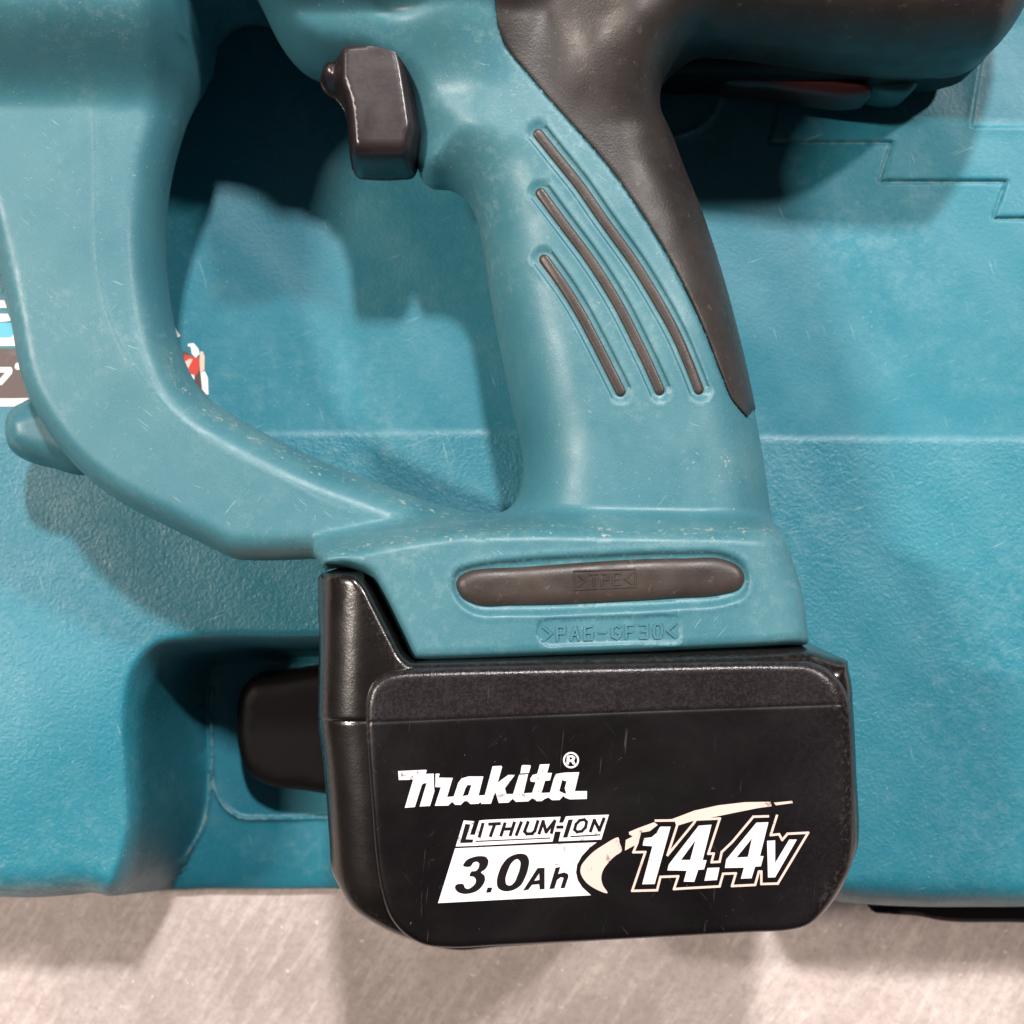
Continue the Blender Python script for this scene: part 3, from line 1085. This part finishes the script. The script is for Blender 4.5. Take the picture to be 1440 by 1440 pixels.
battery = relief('battery_pack', BATT, batt_h, M_shell, wall=4, pitch=1.1, rings=(.12, .4, .8, 1.4, 2.2, 3.2, 4.5, 6.2, 8, 9.5), feats=[(dens(seam_b, 0.7), False, (-1.2, -.8, -.5, -.25, 0, .25, .5, .8, 1.2))],
                 parent=drill, attr=batt_attr, sharp=60)
battery['label'] = 'glossy black lithium battery with white and cream lettering'


def plate_h(Q, d):
    x = Q[:, 0]
    rt = sstep(X(1120, 73), X(1190, 73), x)
    R = 1.6 + 2.6 * rt
    z = BZ - (2.6 + 0.8 * rt) * (1 - prof(d / R))
    ds = dist_poly(Q, seam_b, False)
    z -= 0.13 * np.exp(-(ds / 0.36)**2)
    ys = np.interp(x, seam_b[:, 0], seam_b[:, 1])
    z += 0.0 * ys
    return z


def plate_attr(Q, d):
    x, y = Q[:, 0], Q[:, 1]
    ys = np.interp(x, seam_b[:, 0], seam_b[:, 1])
    wear = 0.9 * np.exp(-((d - 0.6) / 0.7)**2) * (y > ys - 5)
    wear = np.maximum(wear, 0.25 * np.exp(-((y - ys - 1.1) / 0.9)**2))
    rt = (x > X(1150, 73)) * np.exp(-((d - 2.2) / 1.8)**2)  # scuff flecks down the right roll also paint in its highlight
    wear = np.maximum(wear, 0.75 * rt)
    band = sstep(-0.2, 0.6, y - ys)
    band = np.maximum(band, 0.35 * sstep(X(1040, 73), X(1180, 73), x))  # lighter speckle towards the right paints in a sheen
    return {'wear': wear, 'band': band}


plate = relief('face_plate', PLATE, plate_h, M_plate, wall=66, pitch=1.2, rings=(.1, .3, .6, 1.0, 1.6, 2.4, 3.4, 4.4), feats=[(dens(seam_b, 0.7), False, (-1.2, -.8, -.5, -.25, 0, .25, .5, .8, 1.2))],
               parent=battery, attr=plate_attr, sharp=60)

# printing on the face plate
PZ = BZ + 0.05


def pr(pts, div, ox, oy):
    return np.array(WP([(ox + x / div, oy + y / div) for x, y in pts], PZ))


def rnd(P, step=0.35):
    return smooth_curve(P, step)


z1 = lambda p: pr(p, 9.6, 550, 1050)
z2 = lambda p: pr(p, 9.6, 690, 1050)
z3 = lambda p: pr(p, 12.0, 630, 1140)
z4 = lambda p: pr([(x + 1320, y) for x, y in p], 12.0, 630, 1140)
z5 = lambda p: pr(p, 6.545, 610, 1190)
z6 = lambda p: pr(p, 8.0, 810, 1110)
z7 = lambda p: pr(p, 8.0, 960, 1110)
word = [z1([(95, 330), (465, 312), (482, 322), (465, 368), (575, 364), (580, 545), (585, 600), (525, 800), (385, 808), (480, 490), (440, 495), (415, 515), (320, 815), (185, 825), (298, 445), (103, 450)]),
        z1([(600, 366), (650, 363), (655, 375), (638, 418), (832, 422), (755, 680), (845, 672), (835, 735), (770, 795), (590, 798), (672, 548), (598, 545)]),
        z1([(845, 672), (880, 570), (905, 490), (950, 430), (1045, 402), (1245, 402), (1180, 660), (1270, 655), (1250, 720), (1180, 770), (1070, 775), (1030, 735), (990, 735), (940, 785), (865, 785), (825, 745)]),
        z2([(26, 265), (140, 258), (155, 272), (95, 485), (235, 382), (328, 380), (192, 560), (212, 640), (310, 640), (295, 705), (240, 755), (110, 760), (62, 610), (3, 770), (-125, 772), (-140, 735), (-79, 655)]),
        z2([(420, 255), (440, 248), (535, 250), (540, 270), (515, 355), (400, 362)]),
        z2([(385, 378), (505, 372), (445, 630), (570, 622), (565, 690), (510, 738), (340, 745), (285, 690), (305, 630)]),
        z2([(665, 240), (795, 235), (762, 355), (828, 355), (800, 455), (735, 460), (685, 625), (810, 620), (790, 680), (720, 710), (690, 735), (620, 735), (555, 690), (560, 620), (608, 480), (540, 470), (535, 430), (570, 380), (630, 365)]),
        z2([(880, 370), (1000, 350), (1195, 345), (1135, 600), (1300, 600), (1298, 705), (1070, 712), (1010, 690), (980, 665), (930, 720), (830, 722), (785, 690), (800, 620), (850, 440)])]
word_h = [z1([(1030, 518), (1085, 518), (1040, 655), (965, 668), (1005, 560)]), z2([(965, 450), (1025, 470), (1000, 560), (1020, 635), (990, 630), (925, 600)])]
word[-1] = word[-1]
flat_print('brand_lettering', word, word_h, PZ, M_white, plate)
ang = np.linspace(0, 2 * math.pi, 33)[:-1]
ring = lambda cx, cy, r: z2([(cx + r * math.cos(a), cy + r * math.sin(a) * 1.02) for a in ang])
reg_o = [ring(1085, 182, 108), z2([(1030, 120), (1110, 118), (1145, 145), (1125, 190), (1148, 240), (1110, 240), (1088, 205), (1062, 205), (1055, 240), (1022, 240)])]
flat_print('registered_mark', [reg_o[0]], [ring(1085, 182, 84)], PZ, M_white, plate)
flat_print('registered_mark', [reg_o[1]], [z2([(1066, 142), (1102, 145), (1098, 172), (1062, 175)])], PZ, M_white, plate)
lith = [z3([(265, 165), (445, 178), (370, 408), (452, 410), (528, 168), (640, 155), (1900, 103), (1872, 203), (1942, 205), (1990, 98), (2150, 88), (2715, 68), (2587, 487), (1867, 517), (1905, 352), (1805, 352), (1765, 522), (470, 592), (130, 605)])]
flat_print('lettering_panel', lith, [], PZ, M_white, plate)


def strokes(zf, lst, wd):
    out = []
    for st in lst:
        out += ribbon(zf(st), wd)
    return out


u12 = (CAM_Z - PZ) * TAN / 720 / 12
LB = [z3([(292, 222), (380, 232), (302, 482), (428, 486), (412, 540), (202, 546)]), z4([(712, 150), (790, 148), (695, 452), (618, 456)])]
LB += strokes(z3, [[(588, 225), (530, 435)], [(700, 228), (870, 218)], [(790, 225), (718, 425)], [(960, 218), (895, 415)], [(1118, 205), (1052, 410)], [(930, 312), (1085, 305)], [(1235, 200), (1155, 405)],
                   [(1350, 195), (1292, 350), (1330, 392), (1420, 388), (1465, 340), (1515, 180)]], 54 * u12)
LB += strokes(z4, [[(218, 380), (285, 180), (335, 360), (480, 175), (425, 370)], [(1085, 345), (1150, 160), (1235, 330), (1310, 135)], [(528, 278), (608, 276)]], 54 * u12)
LB += strokes(z4, [[(900, 165), (840, 230), (815, 320), (860, 360), (940, 345), (1000, 280), (1020, 190), (980, 150), (900, 165)]], 50 * u12)
LB += strokes(z3, [[(475, 518), (1715, 462)]], 20 * u12) + strokes(z4, [[(755, 438), (1245, 408)]], 22 * u12)
flat_print('chemistry_lettering', LB, [], PZ + 0.03, M_black, plate)
P1 = lambda pts: np.array(WP(pts, PZ))
flat_print('capacity_panel', [P1([(640, 1193), (740, 1188.5), (839, 1184.6), (829, 1192), (818, 1204), (811.5, 1216), (810, 1227), (812.5, 1238), (819, 1248), (831, 1259), (720, 1264.5), (616, 1270)])], [], PZ, M_white, plate)
d3 = rnd(z5([(270, 180), (300, 130), (370, 98), (430, 90), (482, 100), (502, 130), (495, 180), (470, 215), (435, 240), (465, 268), (472, 310), (450, 360), (400, 410), (330, 435), (270, 438), (220, 420), (195, 385), (200, 360), (275, 352), (285, 380), (310, 393), (350, 375),
             (385, 335), (385, 300), (365, 280), (330, 275), (345, 235), (390, 225), (415, 190), (415, 152), (388, 142), (360, 155), (340, 185)]))
d0 = rnd(z5([(800, 68), (850, 80), (875, 120), (870, 200), (840, 290), (800, 360), (740, 400), (680, 415), (620, 405), (590, 380), (580, 330), (595, 250), (630, 170), (680, 110), (740, 78)]))
d0h = rnd(z5([(770, 118), (795, 140), (795, 190), (770, 270), (735, 340), (700, 362), (670, 352), (660, 310), (680, 230), (720, 150)]))
flat_print('capacity_lettering', [d3, d0, z5([(495, 380), (540, 380), (525, 425), (480, 428)]), z5([(955, 200), (1020, 198), (1020, 395), (975, 398), (970, 350), (905, 355), (870, 400), (820, 410)]),
                                  z5([(1120, 198), (1165, 190), (1145, 255), (1200, 240), (1235, 255), (1240, 280), (1205, 385), (1165, 388), (1195, 290), (1170, 285), (1135, 310), (1110, 390), (1062, 395)])],
           [d0h, z5([(970, 250), (972, 310), (925, 318)])], PZ + 0.03, M_black, plate)
flat_print('voltage_lettering', [z6([(940, 430), (955, 420), (1065, 420), (885, 1065), (745, 1068), (860, 640), (750, 632), (765, 550), (850, 540), (910, 490)]),
                                 z6([(1380, 410), (1525, 398), (1425, 795), (1470, 798), (1440, 900), (1375, 905), (1330, 1040), (1212, 1038), (1245, 915), (1028, 912), (1045, 845)]),
                                 z7([(280, 885), (415, 880), (385, 1020), (245, 1028)]),
                                 z7([(830, 375), (965, 370), (870, 750), (910, 752), (880, 865), (815, 870), (775, 1000), (655, 1005), (690, 880), (475, 885), (490, 790), (535, 735)]),
                                 z7([(950, 580), (1040, 575), (1040, 830), (1200, 565), (1285, 565), (1040, 990), (960, 992)])],
           [z6([(1180, 795), (1345, 570), (1285, 795)]), z7([(605, 768), (780, 550), (735, 760)])], PZ, M_white, plate)
sh = lambda L: [(x + 1200, y) for x, y in L]
outl = [(720, 480), (690, 600), (645, 708), (780, 705), (632, 1142), (912, 1135), (950, 985), (1150, 978), (1102, 1122)] + sh([(0, 1115), (415, 1092), (455, 950), (598, 945), (555, 1088), (815, 1075), (858, 925), (885, 925), (885, 1065), (1070, 1060), (1412, 488), (1180, 500), (1120, 570), (1085, 505), (990, 515), (1060, 295)])
outl2 = sh([(962, 303), (795, 308), (560, 590), (440, 705), (415, 815), (325, 820), (350, 722), (288, 725), (418, 328), (150, 340)]) + [(1325, 380), (1030, 740), (1140, 400), (1120, 350), (895, 352)]
flat_print('voltage_outline', strokes(z6, [outl, outl2], 26 / 8 * u12 * 12), [], PZ + 0.015, M_cream, plate)
flat_print('swoosh', [rnd(z6([(355, 1165), (200, 1110), (100, 1030), (50, 930), (60, 860), (110, 790), (200, 700), (320, 620), (440, 550), (475, 540), (490, 600), (515, 690), (440, 750), (360, 830), (310, 900), (285, 980), (298, 1070)])),
                      z6([(560, 570), (640, 530), (600, 510), (595, 480), (690, 440), (880, 370), (920, 400), (830, 470), (720, 490), (690, 620), (640, 640), (550, 690)]),
                      z6([(880, 345), (1080, 335), (1200, 290), (1330, 240), (1600, 180), (1900, 145), (2190, 140), (2200, 190), (2050, 210), (1750, 270), (1550, 312), (1350, 345), (1120, 415), (1135, 360)]),
                      z7([(1025, 150), (1230, 130), (1240, 155), (1050, 180)])], [], PZ - 0.01, M_cream, plate)
